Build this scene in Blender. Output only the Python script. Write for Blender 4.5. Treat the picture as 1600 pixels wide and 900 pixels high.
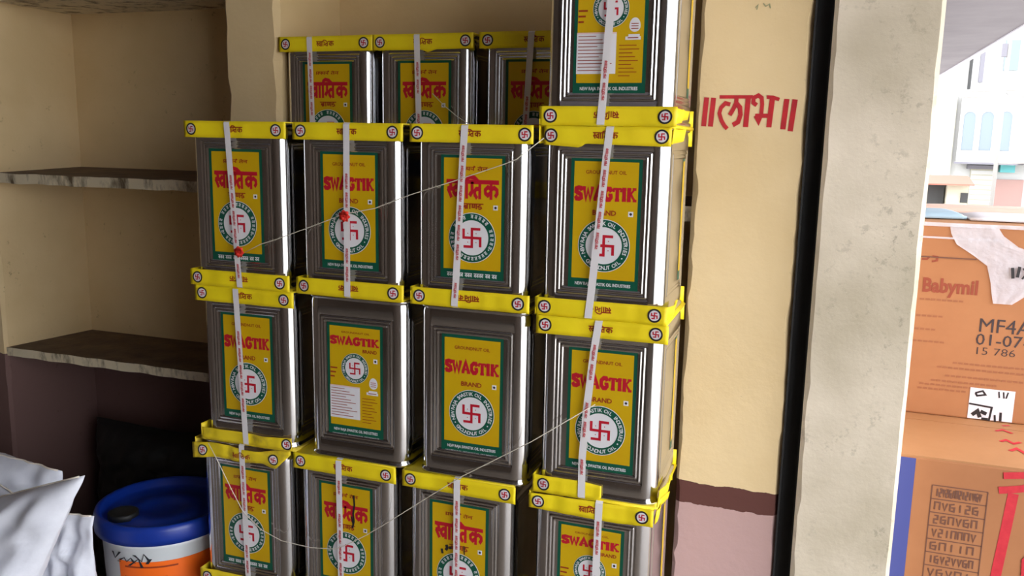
import bpy, bmesh, math, random
from mathutils import Vector, Matrix, noise

S = bpy.context.scene
COL = S.collection
for o in list(bpy.data.objects):
    bpy.data.objects.remove(o)

# ------------------------------------------------------------------ camera
CAMPOS = (0.529, -1.4591, 0.9849)
YAW, PITCH, ROLL, FPX = math.radians(19.4864), math.radians(9.8567), math.radians(1.0682), 1347.39
fwd = Vector((-math.sin(YAW) * math.cos(PITCH), math.cos(YAW) * math.cos(PITCH), -math.sin(PITCH)))
rgt = Vector((math.cos(YAW), math.sin(YAW), 0))
upv = rgt.cross(fwd)
r2 = math.cos(ROLL) * rgt + math.sin(ROLL) * upv
u2 = -math.sin(ROLL) * rgt + math.cos(ROLL) * upv
cd = bpy.data.cameras.new('camera')
cam = bpy.data.objects.new('camera', cd)
COL.objects.link(cam)
cam.matrix_world = Matrix(((r2.x, u2.x, -fwd.x, CAMPOS[0]), (r2.y, u2.y, -fwd.y, CAMPOS[1]),
                           (r2.z, u2.z, -fwd.z, CAMPOS[2]), (0, 0, 0, 1)))
cd.sensor_width = 36
cd.lens = 36 * FPX / 1600
cd.clip_start = .05
cd.clip_end = 400
S.camera = cam

# ------------------------------------------------------------------ sky, exposure
w = bpy.data.worlds.new('overcast_sky')
S.world = w
w.use_nodes = True
bg = w.node_tree.nodes['Background']
bg.inputs[0].default_value = (.93, .96, 1.0, 1)
bg.inputs[1].default_value = 3.6
S.view_settings.view_transform = 'Standard'
S.view_settings.look = 'None'
S.view_settings.gamma = 1
S.view_settings.exposure = 0.93
S.view_settings.use_curve_mapping = False

# ------------------------------------------------------------------ materials
def srgb(r, g, b):
    f = lambda c: (c / 255 / 12.92) if c / 255 <= .04045 else ((c / 255 + .055) / 1.055) ** 2.4
    return (f(r), f(g), f(b), 1)

MATS = {}
def mat(name, color, rough=.6, metal=0., noise_amt=0., noise_scale=8., color2=None, bump=0., bump_scale=60.,
        alpha=1., spec=.5, coord='Object', stretch=(1, 1, 1), detail=6., ramp=(.35, .7)):
    m = bpy.data.materials.new(name)
    m.use_nodes = True
    nt = m.node_tree
    b = nt.nodes['Principled BSDF']
    b.inputs['Base Color'].default_value = color
    b.inputs['Roughness'].default_value = rough
    b.inputs['Metallic'].default_value = metal
    b.inputs['Alpha'].default_value = alpha
    b.inputs['Specular IOR Level'].default_value = spec
    tc = nt.nodes.new('ShaderNodeTexCoord')
    mp = nt.nodes.new('ShaderNodeMapping')
    mp.inputs['Scale'].default_value = stretch
    nt.links.new(tc.outputs[coord], mp.inputs[0])
    if color2:
        n = nt.nodes.new('ShaderNodeTexNoise')
        n.inputs['Scale'].default_value = noise_scale
        n.inputs['Detail'].default_value = detail
        n.inputs['Roughness'].default_value = .65
        nt.links.new(mp.outputs[0], n.inputs['Vector'])
        r = nt.nodes.new('ShaderNodeValToRGB')
        r.color_ramp.elements[0].position = ramp[0]
        r.color_ramp.elements[0].color = color
        r.color_ramp.elements[1].position = ramp[1]
        r.color_ramp.elements[1].color = color2
        nt.links.new(n.outputs[0], r.inputs[0])
        nt.links.new(r.outputs[0], b.inputs['Base Color'])
    if bump:
        n = nt.nodes.new('ShaderNodeTexNoise')
        n.inputs['Scale'].default_value = bump_scale
        n.inputs['Detail'].default_value = 5
        nt.links.new(mp.outputs[0], n.inputs['Vector'])
        bp = nt.nodes.new('ShaderNodeBump')
        bp.inputs['Strength'].default_value = bump
        bp.inputs['Distance'].default_value = .004
        nt.links.new(n.outputs[0], bp.inputs['Height'])
        nt.links.new(bp.outputs[0], b.inputs['Normal'])
    MATS[name] = m
    return m

def wall_paint(name, cream, cream2, band=None, dado=None, z1=0., z2=0., stain=.5, spot=srgb(70, 55, 40), lo=.66):
    """plaster paint; optional painted band between z2 and z1 and dado paint below z2 (world heights)"""
    m = bpy.data.materials.new(name)
    m.use_nodes = True
    nt = m.node_tree
    N, L = nt.nodes, nt.links
    b = N['Principled BSDF']
    b.inputs['Roughness'].default_value = .72
    b.inputs['Specular IOR Level'].default_value = .25
    g = N.new('ShaderNodeNewGeometry')
    def nz(scale, detail=6, rough=.6):
        n = N.new('ShaderNodeTexNoise')
        n.inputs['Scale'].default_value = scale
        n.inputs['Detail'].default_value = detail
        n.inputs['Roughness'].default_value = rough
        L.new(g.outputs['Position'], n.inputs['Vector'])
        return n
    def ramp(src, stops):
        r = N.new('ShaderNodeValToRGB')
        e = r.color_ramp.elements
        e[0].position, e[0].color = stops[0]
        e[1].position, e[1].color = stops[-1]
        for p, c in stops[1:-1]:
            q = e.new(p); q.color = c
        L.new(src, r.inputs[0])
        return r
    def mix(fac, a, c):
        x = N.new('ShaderNodeMix'); x.data_type = 'RGBA'
        if isinstance(fac, float): x.inputs[0].default_value = fac
        else: L.new(fac, x.inputs[0])
        for s, v in ((6, a), (7, c)):
            if isinstance(v, tuple): x.inputs[s].default_value = v
            else: L.new(v, x.inputs[s])
        return x.outputs[2]
    base = ramp(nz(3.2, 3).outputs[0], [(.35, cream), (.65, cream2)]).outputs[0]
    col = base
    if band:
        sep = N.new('ShaderNodeSeparateXYZ'); L.new(g.outputs['Position'], sep.inputs[0])
        wob = N.new('ShaderNodeMath'); wob.operation = 'MULTIPLY_ADD'
        L.new(nz(26, 4).outputs[0], wob.inputs[0]); wob.inputs[1].default_value = .016; L.new(sep.outputs[2], wob.inputs[2])
        def below(z):
            q = N.new('ShaderNodeMath'); q.operation = 'LESS_THAN'
            L.new(wob.outputs[0], q.inputs[0]); q.inputs[1].default_value = z + .008
            return q.outputs[0]
        col = mix(below(z1), col, band)
        col = mix(below(z2), col, dado)
    sp = ramp(nz(42, 5, .7).outputs[0], [(lo, (0, 0, 0, 1)), (lo + .08, (1, 1, 1, 1))]).outputs[0]
    big = ramp(nz(5, 3).outputs[0], [(.45, (0, 0, 0, 1)), (.68, (stain, stain, stain, 1))]).outputs[0]
    mu = N.new('ShaderNodeMath'); mu.operation = 'MULTIPLY'; L.new(sp, mu.inputs[0]); L.new(big, mu.inputs[1])
    col = mix(mu.outputs[0], col, spot)
    L.new(col, b.inputs['Base Color'])
    bp = N.new('ShaderNodeBump'); bp.inputs['Strength'].default_value = .35; bp.inputs['Distance'].default_value = .004
    L.new(nz(30, 6).outputs[0], bp.inputs['Height']); L.new(bp.outputs[0], b.inputs['Normal'])
    MATS[name] = m
    return m

CREAM, CREAM2 = srgb(219, 194, 151), srgb(208, 182, 137)
wall_paint('cream_wall', CREAM, CREAM2)
wall_paint('cream_wall_dado', CREAM, CREAM2, srgb(92, 56, 50), srgb(182, 150, 146), .300, .254, .45)
wall_paint('cream_wall_maroon', CREAM, CREAM2, srgb(112, 86, 82), srgb(112, 86, 82), .372, .1, .8, lo=.62)
wall_paint('bare_concrete', srgb(222, 209, 190), srgb(186, 174, 152), stain=.7, spot=srgb(146, 137, 120), lo=.55)
mat('dark_brown_wall', srgb(80, 65, 53), .8, color2=srgb(68, 55, 45), noise_scale=3)
mat('ceiling_paint', srgb(146, 142, 152), .8, color2=srgb(132, 128, 138), noise_scale=1.5)
mat('canopy_lip', srgb(214, 212, 226), .7)
mat('floor_stone', srgb(120, 108, 96), .55, color2=srgb(90, 80, 72), noise_scale=6, bump=.2)
mat('street', srgb(190, 184, 176), .9, color2=srgb(168, 162, 152), noise_scale=2)
mat('black_steel', srgb(20, 20, 22), .6, color2=srgb(32, 31, 32), noise_scale=30)
mat('shelf_top', srgb(108, 86, 66), .7, color2=srgb(70, 54, 42), noise_scale=14, bump=.4)
mat('shelf_edge', srgb(222, 208, 178), .7, color2=srgb(100, 84, 62), noise_scale=22, bump=.5, stretch=(1, 1, .35), ramp=(.5, .66))
mat('red_paint', srgb(186, 28, 36), .55, color2=srgb(160, 20, 34), noise_scale=40)
mat('faint_green_paint', srgb(150, 148, 112), .7)
mat('tin_metal', (.76, .76, .78, 1), .15, 1., color2=(.62, .62, .63, 1), noise_scale=5, bump=.05, bump_scale=9, stretch=(1, 1, .5))
mat('tin_seam', (.70, .66, .58, 1), .32, 1.)
mat('label_green', srgb(10, 82, 62), .38)
mat('label_yellow', srgb(208, 170, 12), .38, color2=srgb(200, 158, 8), noise_scale=6)
mat('label_red', srgb(186, 22, 44), .4)
mat('label_maroon', srgb(150, 50, 24), .4)
mat('label_white', srgb(226, 224, 228), .4)
mat('label_pinkish', srgb(228, 196, 190), .4)
mat('label_ink', srgb(40, 36, 40), .4)
mat('cap_card', srgb(246, 222, 20), .55, color2=srgb(236, 206, 16), noise_scale=9, bump=.15, bump_scale=25)
mat('cap_card_soiled', srgb(236, 208, 30), .6, color2=srgb(150, 118, 50), noise_scale=12, bump=.3, bump_scale=25, ramp=(.5, .72))
mat('cap_back', srgb(168, 136, 92), .8)
mat('strap_white', srgb(228, 224, 226), .35)
mat('strap_print', srgb(196, 92, 96), .4)
mat('thread', srgb(206, 198, 184), .7)
mat('flower_red', srgb(214, 40, 26), .6)
mat('sack_weave', srgb(226, 228, 238), .6, color2=srgb(206, 208, 220), noise_scale=10, bump=.25, bump_scale=30)
mat('sack_seam', srgb(236, 226, 214), .7)
mat('black_polythene', srgb(20, 20, 21), .6, bump=.3, bump_scale=12)
mat('pail_white', srgb(216, 222, 226), .35)
mat('pail_blue', srgb(14, 52, 150), .35, color2=srgb(10, 40, 126), noise_scale=8)
mat('pail_orange', srgb(240, 106, 24), .4)
mat('pail_ink', srgb(30, 34, 44), .5)
mat('pail_brown_print', srgb(150, 54, 16), .5)
mat('cardboard', srgb(176, 118, 76), .75, color2=srgb(166, 108, 68), noise_scale=5)
mat('cardboard_skylit', srgb(182, 130, 86), .75, color2=srgb(172, 120, 76), noise_scale=5)  # lighter tint puts the sky light on carton tops into the colour
mat('carton_blue', srgb(70, 78, 146), .6)
mat('carton_print', srgb(146, 66, 42), .7)
mat('carton_faint', srgb(156, 96, 62), .7)
mat('carton_ink', srgb(112, 72, 56), .7)
mat('carton_stamp', srgb(62, 48, 50), .7)
mat('carton_red', srgb(206, 44, 56), .6, color2=srgb(190, 30, 48), noise_scale=60)
mat('film', srgb(228, 226, 236), .2, alpha=.6, bump=.8, bump_scale=50)
mat('paper_white', srgb(232, 228, 236), .5)
mat('paper_pink', srgb(238, 204, 188), .6)
mat('paper_blue', srgb(170, 196, 214), .5)
mat('b_white', srgb(174, 174, 173), .8)
mat('b_cream', srgb(172, 168, 150), .8)
mat('b_grey', srgb(108, 106, 114), .8)
mat('b_dark', srgb(52, 52, 52), .8)
mat('b_red', srgb(160, 92, 78), .8)
mat('b_teal', srgb(84, 158, 162), .6)
mat('b_glass', srgb(102, 114, 124), .1)
mat('b_pinkwall', srgb(148, 118, 112), .8)
mat('b_pole', srgb(140, 138, 136), .6)

# ------------------------------------------------------------------ mesh helpers
class MB:
    def __init__(s): s.v, s.f, s.m = [], [], []
    def add(s, vs, fs, mi=0):
        o = len(s.v); s.v += [tuple(p) for p in vs]
        for f in fs: s.f.append(tuple(i + o for i in f)); s.m.append(mi)
        return s
    def box(s, x0, x1, y0, y1, z0, z1, mi=0):
        v = [(x, y, z) for x in (x0, x1) for y in (y0, y1) for z in (z0, z1)]
        return s.add(v, [(0, 1, 3, 2), (4, 6, 7, 5), (0, 4, 5, 1), (2, 3, 7, 6), (0, 2, 6, 4), (1, 5, 7, 3)], mi)
    def flat(s, tris2d, fn, mi=0):
        # overlapping brush strokes get paint layers a few hundredths of a millimetre apart, so none coincide
        vs, fs = tris2d
        par = list(range(len(vs)))
        def root(i):
            while par[i] != i: par[i] = par[par[i]]; i = par[i]
            return i
        for f in fs:
            for i in f[1:]: par[root(i)] = root(f[0])
        ids = {}
        out = []
        for i, p in enumerate(vs):
            k = ids.setdefault(root(i), len(ids)) % 8
            q = Vector(fn(*p))
            if k:
                n = (Vector(fn(p[0] + 1e-4, p[1])) - q).cross(Vector(fn(p[0], p[1] + 1e-4)) - q)
                q = q + n.normalized() * (k * .000025)
            out.append(q)
        return s.add(out, fs, mi)
    def data(s, name, mats, smooth=False):
        me = bpy.data.meshes.new(name)
        me.from_pydata(s.v, [], s.f)
        for m in (mats if isinstance(mats, (list, tuple)) else [mats]): me.materials.append(MATS[m])
        me.polygons.foreach_set('material_index', s.m)
        if smooth: me.polygons.foreach_set('use_smooth', [True] * len(me.polygons))
        me.update()
        return me

def link(name, me, parent=None, loc=None, rot=None):
    o = bpy.data.objects.new(name, me)
    COL.objects.link(o)
    if parent: o.parent = parent
    if loc: o.location = loc
    if rot: o.rotation_euler = rot
    return o

def tag(o, label, cat, group=None):
    o['label'] = label; o['category'] = cat
    if group: o['group'] = group
    return o

def struct(o, label=None):
    o['kind'] = 'structure'
    if label: o['label'] = label
    return o

def thing(name, label, cat, loc, rz=0., group=None, rot=None):
    o = link(name, None, None, loc, rot or (0, 0, rz))
    o.empty_display_size = .05
    return tag(o, label, cat, group)

# 2D shapes -> (verts, faces)
def rect(x0, y0, x1, y1): return ([(x0, y0), (x1, y0), (x1, y1), (x0, y1)], [(0, 1, 2, 3)])
def disc(cx, cy, r, n=32): return ([(cx + r * math.cos(2 * math.pi * i / n), cy + r * math.sin(2 * math.pi * i / n)) for i in range(n)], [tuple(range(n))])
def annulus(cx, cy, r0, r1, n=40):
    v, f = [], []
    for i in range(n):
        a = 2 * math.pi * i / n
        v += [(cx + r0 * math.cos(a), cy + r0 * math.sin(a)), (cx + r1 * math.cos(a), cy + r1 * math.sin(a))]
        j = (i + 1) % n
        f.append((2 * i, 2 * i + 1, 2 * j + 1, 2 * j))
    return v, f
def grid2(x0, y0, x1, y1, nx, ny):
    v = [(x0 + (x1 - x0) * i / nx, y0 + (y1 - y0) * j / ny) for j in range(ny + 1) for i in range(nx + 1)]
    f = [(j * (nx + 1) + i, j * (nx + 1) + i + 1, (j + 1) * (nx + 1) + i + 1, (j + 1) * (nx + 1) + i) for j in range(ny) for i in range(nx)]
    return v, f
def stroke(pts, wd):
    """thick polyline with mitred joints"""
    pts = [Vector(p) for p in pts]
    v, f = [], []
    n = len(pts)
    for i, p in enumerate(pts):
        d0 = (p - pts[i - 1]).normalized() if i else (pts[1] - p).normalized()
        d1 = (pts[i + 1] - p).normalized() if i < n - 1 else d0
        t = d0 + d1
        t = t.normalized() if t.length > 1e-6 else d0
        nr = Vector((-t.y, t.x))
        k = 1 / max(.55, nr.dot(Vector((-d1.y, d1.x))))
        v += [tuple(p + nr * wd * .5 * k), tuple(p - nr * wd * .5 * k)]
        if i: f.append((2 * i - 2, 2 * i - 1, 2 * i + 1, 2 * i))
    return v, f
def merge(*sh):
    v, f = [], []
    for a, b in sh:
        o = len(v); v += a; f += [tuple(i + o for i in q) for q in b]
    return v, f
def xf(sh, sx=1, sy=1, dx=0, dy=0, rot=0):
    c, s = math.cos(rot), math.sin(rot)
    out = []
    for x, y in sh[0]:
        x, y = x * sx, y * sy
        out.append((x * c - y * s + dx, x * s + y * c + dy))
    return out, sh[1]
def bounds(sh):
    xs = [p[0] for p in sh[0]]; ys = [p[1] for p in sh[0]]
    return min(xs), min(ys), max(xs), max(ys)
def fit(sh, x0, y0, x1, y1, rot180=False):
    a, b, c, d = bounds(sh)
    v = []
    for x, y in sh[0]:
        p, q = (x - a) / (c - a), (y - b) / (d - b)
        if rot180: p, q = 1 - p, 1 - q
        v.append((x0 + p * (x1 - x0), y0 + q * (y1 - y0)))
    return v, sh[1]

TXT = {}
def text(s, bold=0.):
    """built-in font outline of a Latin string as flat 2D shape, unit size"""
    k = (s, bold)
    if k not in TXT:
        c = bpy.data.curves.new('t', 'FONT'); c.body = s; c.size = 1; c.resolution_u = 2; c.offset = bold
        o = bpy.data.objects.new('t', c); COL.objects.link(o)
        dg = bpy.context.evaluated_depsgraph_get()
        me = o.evaluated_get(dg).to_mesh()
        TXT[k] = ([(v.co.x, v.co.y) for v in me.vertices], [tuple(p.vertices) for p in me.polygons])
        o.evaluated_get(dg).to_mesh_clear()
        bpy.data.objects.remove(o); bpy.data.curves.remove(c)
    return TXT[k]

def arc_text(s, r, h, a0, a1, inward=False):
    """letters placed round a ring between angles a0 -> a1 (radians)"""
    parts = []
    n = len(s)
    for i, ch in enumerate(s):
        if ch == ' ': continue
        a = a0 + (a1 - a0) * (i + .5) / n
        g = text(ch, .02)
        if not g[0]: continue
        b = bounds(g)
        g = xf(g, h / .7, h / .7, -(b[0] + b[2]) / 2 * h / .7, -h / 2)
        g = xf(g, 1, 1, r * math.cos(a), r * math.sin(a), a + (math.pi / 2 if inward else -math.pi / 2))
        parts.append(g)
    return merge(*parts)

# Devanagari drawn as brush strokes; headline at y=1, baseline 0
def brand_hindi(wd=.15):
    P = []
    a = lambda p: P.append(stroke(p, wd))
    a([(0, 1), (4.62, 1)])
    # half sa
    a([(.12, 1), (.36, .9), (.4, .74), (.3, .6), (.08, .56)]); a([(.12, .58), (.28, .34), (.46, .04)]); a([(.3, .56), (.62, .56)])
    # va
    a([(1.06, 1), (1.06, 0)]); a([(1.06, .62), (.84, .7), (.64, .56), (.64, .36), (.8, .22), (1.06, .36)])
    a([(1.42, 1), (1.42, 0)])                                            # aa
    a([(1.8, 0), (1.8, 1), (1.86, 1.2), (2.1, 1.3), (2.5, 1.24), (2.86, 1.0)])  # i sign with arch
    a([(2.28, 1), (2.28, .42), (2.16, .26), (2.02, .36)])                # half ga
    a([(2.96, 1), (2.96, 0)]); a([(2.96, .6), (2.66, .6), (2.5, .46), (2.54, .24), (2.74, .04)])  # ta
    a([(3.94, 1), (3.94, 0)])                                            # ka
    a([(3.94, .62), (3.66, .72), (3.44, .56), (3.46, .36), (3.66, .24), (3.94, .42)])
    a([(3.94, .6), (4.22, .7), (4.46, .56), (4.48, .36), (4.3, .16)])
    return merge(*P)
def brand_word_hindi_small(wd=.17):     # the short word under the name
    P = []
    a = lambda p: P.append(stroke(p, wd))
    a([(0, 1), (3.3, 1)])
    a([(.8, 1), (.8, 0)]); a([(.8, .62), (.4, .66), (.3, .4), (.5, .24), (.8, .4)]); a([(.35, .6), (.75, .3)]); a([(.75, .2), (.45, 0)])
    a([(1.2, 1), (1.2, 0)])
    a([(1.6, 1), (1.6, .3), (1.9, .3), (1.9, 1)]); a([(2.2, 1), (2.2, 0)])
    a([(2.75, 1), (2.75, .75), (2.45, .6), (2.5, .4), (2.9, .45), (3.0, .2), (2.75, 0), (2.5, .1)])
    return merge(*P)
def oil_words_hindi(wd=.16):
    P = []
    a = lambda p: P.append(stroke(p, wd))
    a([(0, 1), (3.1, 1)]); a([(3.5, 1), (5.4, 1)])
    for x in (.1, .55, 1.3, 2.0, 2.75, 4.2, 5.1): a([(x, 1), (x, 0)])
    a([(.1, .35), (.55, .35)]); a([(.9, 1), (.9, .4), (1.2, .3)]); a([(1.6, 1), (1.6, .3), (2.0, .35)]); a([(1.3, .5), (1.7, .6)])
    a([(2.3, .7), (2.35, .4), (2.75, .5)]); a([(2.75, 1), (2.9, 1.3), (3.1, 1.1)])
    a([(3.7, .6), (3.6, .3), (3.9, .05)]); a([(3.7, .6), (4.2, .6)]); a([(4.1, 1), (3.9, 1.3)]); a([(4.6, .3), (4.55, .6), (4.8, .5), (5.1, .6)])
    return merge(*P)
def small_hindi_line(n, seed, wd=.2):
    """illegibly small line of headline script: uprights and hooks below a headline"""
    rnd = random.Random(seed); P = []; x = 0
    for k in range(n):
        L = rnd.choice((2, 3, 3, 4))
        P.append(stroke([(x, 1), (x + L * .7 + .1, 1)], wd))
        for i in range(L):
            xx = x + .7 * i + .6
            P.append(stroke([(xx, 1), (xx, 0)], wd))
            P.append(stroke([(xx, .5), (xx - .28, .62), (xx - .42, .35), (xx - .15, .15)], wd))
        x += L * .7 + .55
    return merge(*P)
def brand_latin(wd=.24):
    P = []; x = 0
    def a(p, w_=wd): P.append(stroke([(q[0] + x, q[1]) for q in p], w_))
    s = .2
    a([(.74, .70), (.66, .88), (.42, .92), (.18, .84), (.16, .64), (.42, .52), (.66, .40), (.70, .18), (.48, .07), (.22, .10), (.1, .3)]); x += .86
    a([(.1, .95), (.3, .05), (.5, .8), (.72, .05), (.94, .95)], .30); a([(-.04, .94), (.28, .94)], s); a([(.76, .94), (1.08, .94)], s); x += 1.1
    a([(.1, .05), (.42, .95), (.76, .05)]); a([(.2, .32), (.64, .32)], .14); a([(-.04, .06), (.28, .06)], s); a([(.56, .06), (.94, .06)], s); x += .95
    a([(.74, .68), (.62, .9), (.36, .9), (.14, .7), (.14, .3), (.34, .09), (.58, .1), (.72, .26), (.72, .44)]); a([(.46, .46), (.86, .46)], s); x += .92
    a([(.02, .92), (.8, .92)], .16); a([(.41, .95), (.41, .05)]); a([(.05, .95), (.05, .68)], s); a([(.77, .95), (.77, .68)], s); a([(.2, .06), (.62, .06)], s); x += .86
    a([(.22, .98), (.22, .02)]); a([(.02, .93), (.42, .93)], s); a([(.02, .07), (.42, .07)], s); x += .5
    a([(.18, .98), (.18, .02)]); a([(.72, .95), (.24, .46)], .17); a([(.36, .56), (.76, .04)], .2)
    a([(0, .93), (.38, .93)], s); a([(0, .07), (.38, .07)], s); a([(.52, .93), (.88, .93)], s); a([(.56, .07), (.92, .07)], s)
    return merge(*P)
def swastika(h, wd):
    # upright four-armed auspicious sign with hooks turning clockwise
    return merge(stroke([(h, h), (0, h), (0, -h), (-h, -h)], wd), stroke([(-h, h), (-h, 0), (h, 0), (h, -h)], wd))
def four_dots(h, r): return merge(*[disc(sx * h * .5, sy * h * .5, r, 8) for sx in (-1, 1) for sy in (-1, 1)])

# ------------------------------------------------------------------ setting
FLOOR, CEIL = -.340, 1.95
def rough_box(name, x0, x1, y0, y1, z0, z1, m, seed=0, nz=60, amp=.003, bev=.006):
    """masonry block whose upright corners are chamfered and chipped"""
    rnd = random.Random(seed); b = MB()
    ring = 8
    rows = []
    for k in range(nz + 1):
        z = z0 + (z1 - z0) * k / nz
        row = []
        for (cx, cy, sx, sy) in ((x0, y0, 1, 1), (x1, y0, -1, 1), (x1, y1, -1, -1), (x0, y1, 1, -1)):
            q = bev + abs(noise.noise(Vector((cx * 7 + seed, cy * 5, z * 14)))) * amp * 2.2 + rnd.random() * amp * .5
            c1 = (cx + sx * q, cy, z); c2 = (cx, cy + sy * q, z)
            row += [c2, c1] if sx == sy else [c1, c2]
        rows.append(row)
    vs = [p for r in rows for p in r]
    fs = [(k * ring + i, k * ring + (i + 1) % ring, (k + 1) * ring + (i + 1) % ring, (k + 1) * ring + i) for k in range(nz) for i in range(ring)]
    fs += [tuple(range(ring))[::-1], tuple(nz * ring + i for i in range(ring))]
    b.add(vs, fs)
    return link(name, b.data(name, m))

struct(link('floor', MB().box(-2.7, 1.95, -4.2, 14, FLOOR - .1, FLOOR).data('floor', 'floor_stone')))
struct(link('street_ground', MB().box(-60, 80, -60, 90, -1.25, -1.05).data('street', 'street')))
struct(link('ceiling', MB().box(-2.7, 1.945, -4.2, 14, CEIL, CEIL + .12).data('ceiling', 'ceiling_paint')))
struct(link('trim_2', MB().box(1.945, 2.0, -4.2, 14, CEIL - .012, CEIL + .14).data('trim_2', 'canopy_lip')))
struct(link('wall_left', MB().box(-2.7, -2.6, -3.4, .26, FLOOR, CEIL).data('wall_left', 'dark_brown_wall')))
struct(link('wall_side_light_block', MB().box(1.80, 1.92, -3.4, -2.7, FLOOR, CEIL).data('wall_side_light_block', 'dark_brown_wall')))  # unseen wall added to shut off side light and darken the left
struct(link('wall_rear', MB().box(-2.7, 1.93, -3.5, -3.4, FLOOR, CEIL).data('wall_rear', 'dark_brown_wall')))  # unseen; right end extended to keep light off the left side
struct(rough_box('wall_alcove_left', -2.7, -1.56, .26, .64, FLOOR, CEIL, 'cream_wall_maroon', 3))
struct(link('wall_alcove_back', MB().box(-1.56, -.79, .56, .64, FLOOR, CEIL).data('wall_alcove_back', 'cream_wall_maroon')))
struct(rough_box('wall_pier', -.797, -.651, .26, .64, FLOOR, CEIL, 'cream_wall', 5, amp=.006))
struct(link('wall_recess_back', MB().box(-.655, .30, .53, .64, FLOOR, CEIL).data('wall_recess_back', 'cream_wall')))
wr = struct(rough_box('wall_right', .2935, .496, .24, .64, FLOOR, CEIL, 'cream_wall_dado', 8, nz=110, amp=.006, bev=.003))
struct(rough_box('wall_pillar', .528, .706, .215, .60, FLOOR, CEIL, 'bare_concrete', 11, amp=.003, bev=.005))
# black rolling-shutter guide between the painted wall and the pillar: U-channel
ch = MB().box(.4955, .5285, .262, .272, FLOOR, CEIL).box(.4955, .499, .236, .264, FLOOR, CEIL).box(.525, .5285, .236, .264, FLOOR, CEIL)
struct(link('trim_1', ch.data('trim_1', 'black_steel')))

# painted auspicious word on the wall (brush strokes, paint thickness)
def labh():
    P = []
    W = 68
    a = lambda p, w_=W: P.append(stroke(p, w_))
    for p in ([(288, 258), (268, 620)], [(382, 262), (360, 622)], [(1346, 275), (1322, 645)], [(1452, 280), (1418, 668)]): a(p)
    a([(462, 252), (905, 250)], 42); a([(1085, 252), (1170, 256), (1250, 282)], 44)
    a([(612, 345), (545, 330), (490, 385), (472, 455), (505, 545), (550, 610), (590, 648)], 52)
    a([(690, 262), (688, 330), (650, 410), (612, 478)], 56)
    a([(688, 326), (742, 380), (756, 470), (730, 560), (660, 600)], 60)
    a([(845, 250), (832, 622)])
    a([(962, 352), (915, 320), (915, 262), (975, 232), (1020, 262), (1032, 340), (1028, 470), (1000, 560), (955, 480)], 52)
    a([(950, 482), (1160, 480)], 52); a([(1160, 262), (1138, 622)])
    v, f = merge(*P)
    out = []
    for x, y in v:
        px, py = 1060 + x / 8, 120 + y / 8
        out.append((.3035 + (px - 1088) * .00110, 1.068 - (py - 152) * .00119 - .0000))
    return out, f
b = MB(); b.flat(labh(), lambda x, z: (x, .2392, z))
o = link('painted_word', b.data('painted_word', 'red_paint'), wr); o['label'] = 'red hand-painted word between double strokes'
# faint scrawl high on the same wall
sc = merge(stroke([(0, 0), (.3, .2), (.2, .5), (.7, .4)], .1), stroke([(.8, .6), (1.0, .2), (1.3, .5), (1.6, .2)], .1), stroke([(.3, -.9), (.5, -.6), (.4, -1.1)], .1),
           stroke([(.9, -.5), (1.1, -.8), (1.4, -.6), (1.5, -1.0)], .1), stroke([(.1, .8), (.6, .9), (1.5, .8)], .1))
b = MB(); b.flat(xf(sc, .022, .018, .385, 1.245), lambda x, z: (x, .2393, z))
link('painted_scrawl', b.data('painted_scrawl', 'faint_green_paint'), wr)

# stone shelf slabs
def slab(name, label, x0, x1, y0, y1, z0f, z0b, th, seed):
    rnd = random.Random(seed); b = MB(); n = 40
    top, bot = [], []
    for i in range(n + 1):
        x = x0 + (x1 - x0) * i / n
        j = noise.noise(Vector((x * 9, seed, 0))) * .004
        jz = noise.noise(Vector((x * 16, seed + 5, 2))) * .0025
        top.append([(x, y0 + j, z0f + jz), (x, y1, z0b)])
        bot.append([(x, y0 + j * .6 + .002, z0f - th + jz * 1.5), (x, y1, z0b - th)])
    vs = [p for i in range(n + 1) for p in (top[i] + bot[i])]
    for i in range(n):
        a, c = 4 * i, 4 * i + 4
        b.f += [(a, c, c + 1, a + 1), (a + 2, a + 3, c + 3, c + 2), (a, a + 2, c + 2, c), (a + 1, c + 1, c + 3, a + 3)]
        b.m += [0, 1, 1, 0]
    b.f += [(0, 1, 3, 2), (4 * n, 4 * n + 2, 4 * n + 3, 4 * n + 1)]; b.m += [1, 1]
    b.v = vs
    return tag(link(name, b.data(name, ['shelf_top', 'shelf_edge'])), label, 'shelf')
slab('stone_shelf', 'upper stone slab shelf with dirty white painted edge, empty, in the left alcove', -1.562, -.795, .262, .562, .868, .877, .026, 1)
slab('stone_shelf', 'lower dark stone slab shelf with chipped white edge above the maroon wall', -1.562, -.795, .262, .562, .389, .378, .024, 2)
slab('stone_shelf', 'topmost stone slab over the empty alcove, only its underside showing', -1.562, -.795, .30, .562, 1.345, 1.345, .03, 3)
slab('stone_shelf', 'stone ledge in the recess carrying the rear row of oil tins', -.653, .292, .262, .535, .8595, .8625, .03, 4)

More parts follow.
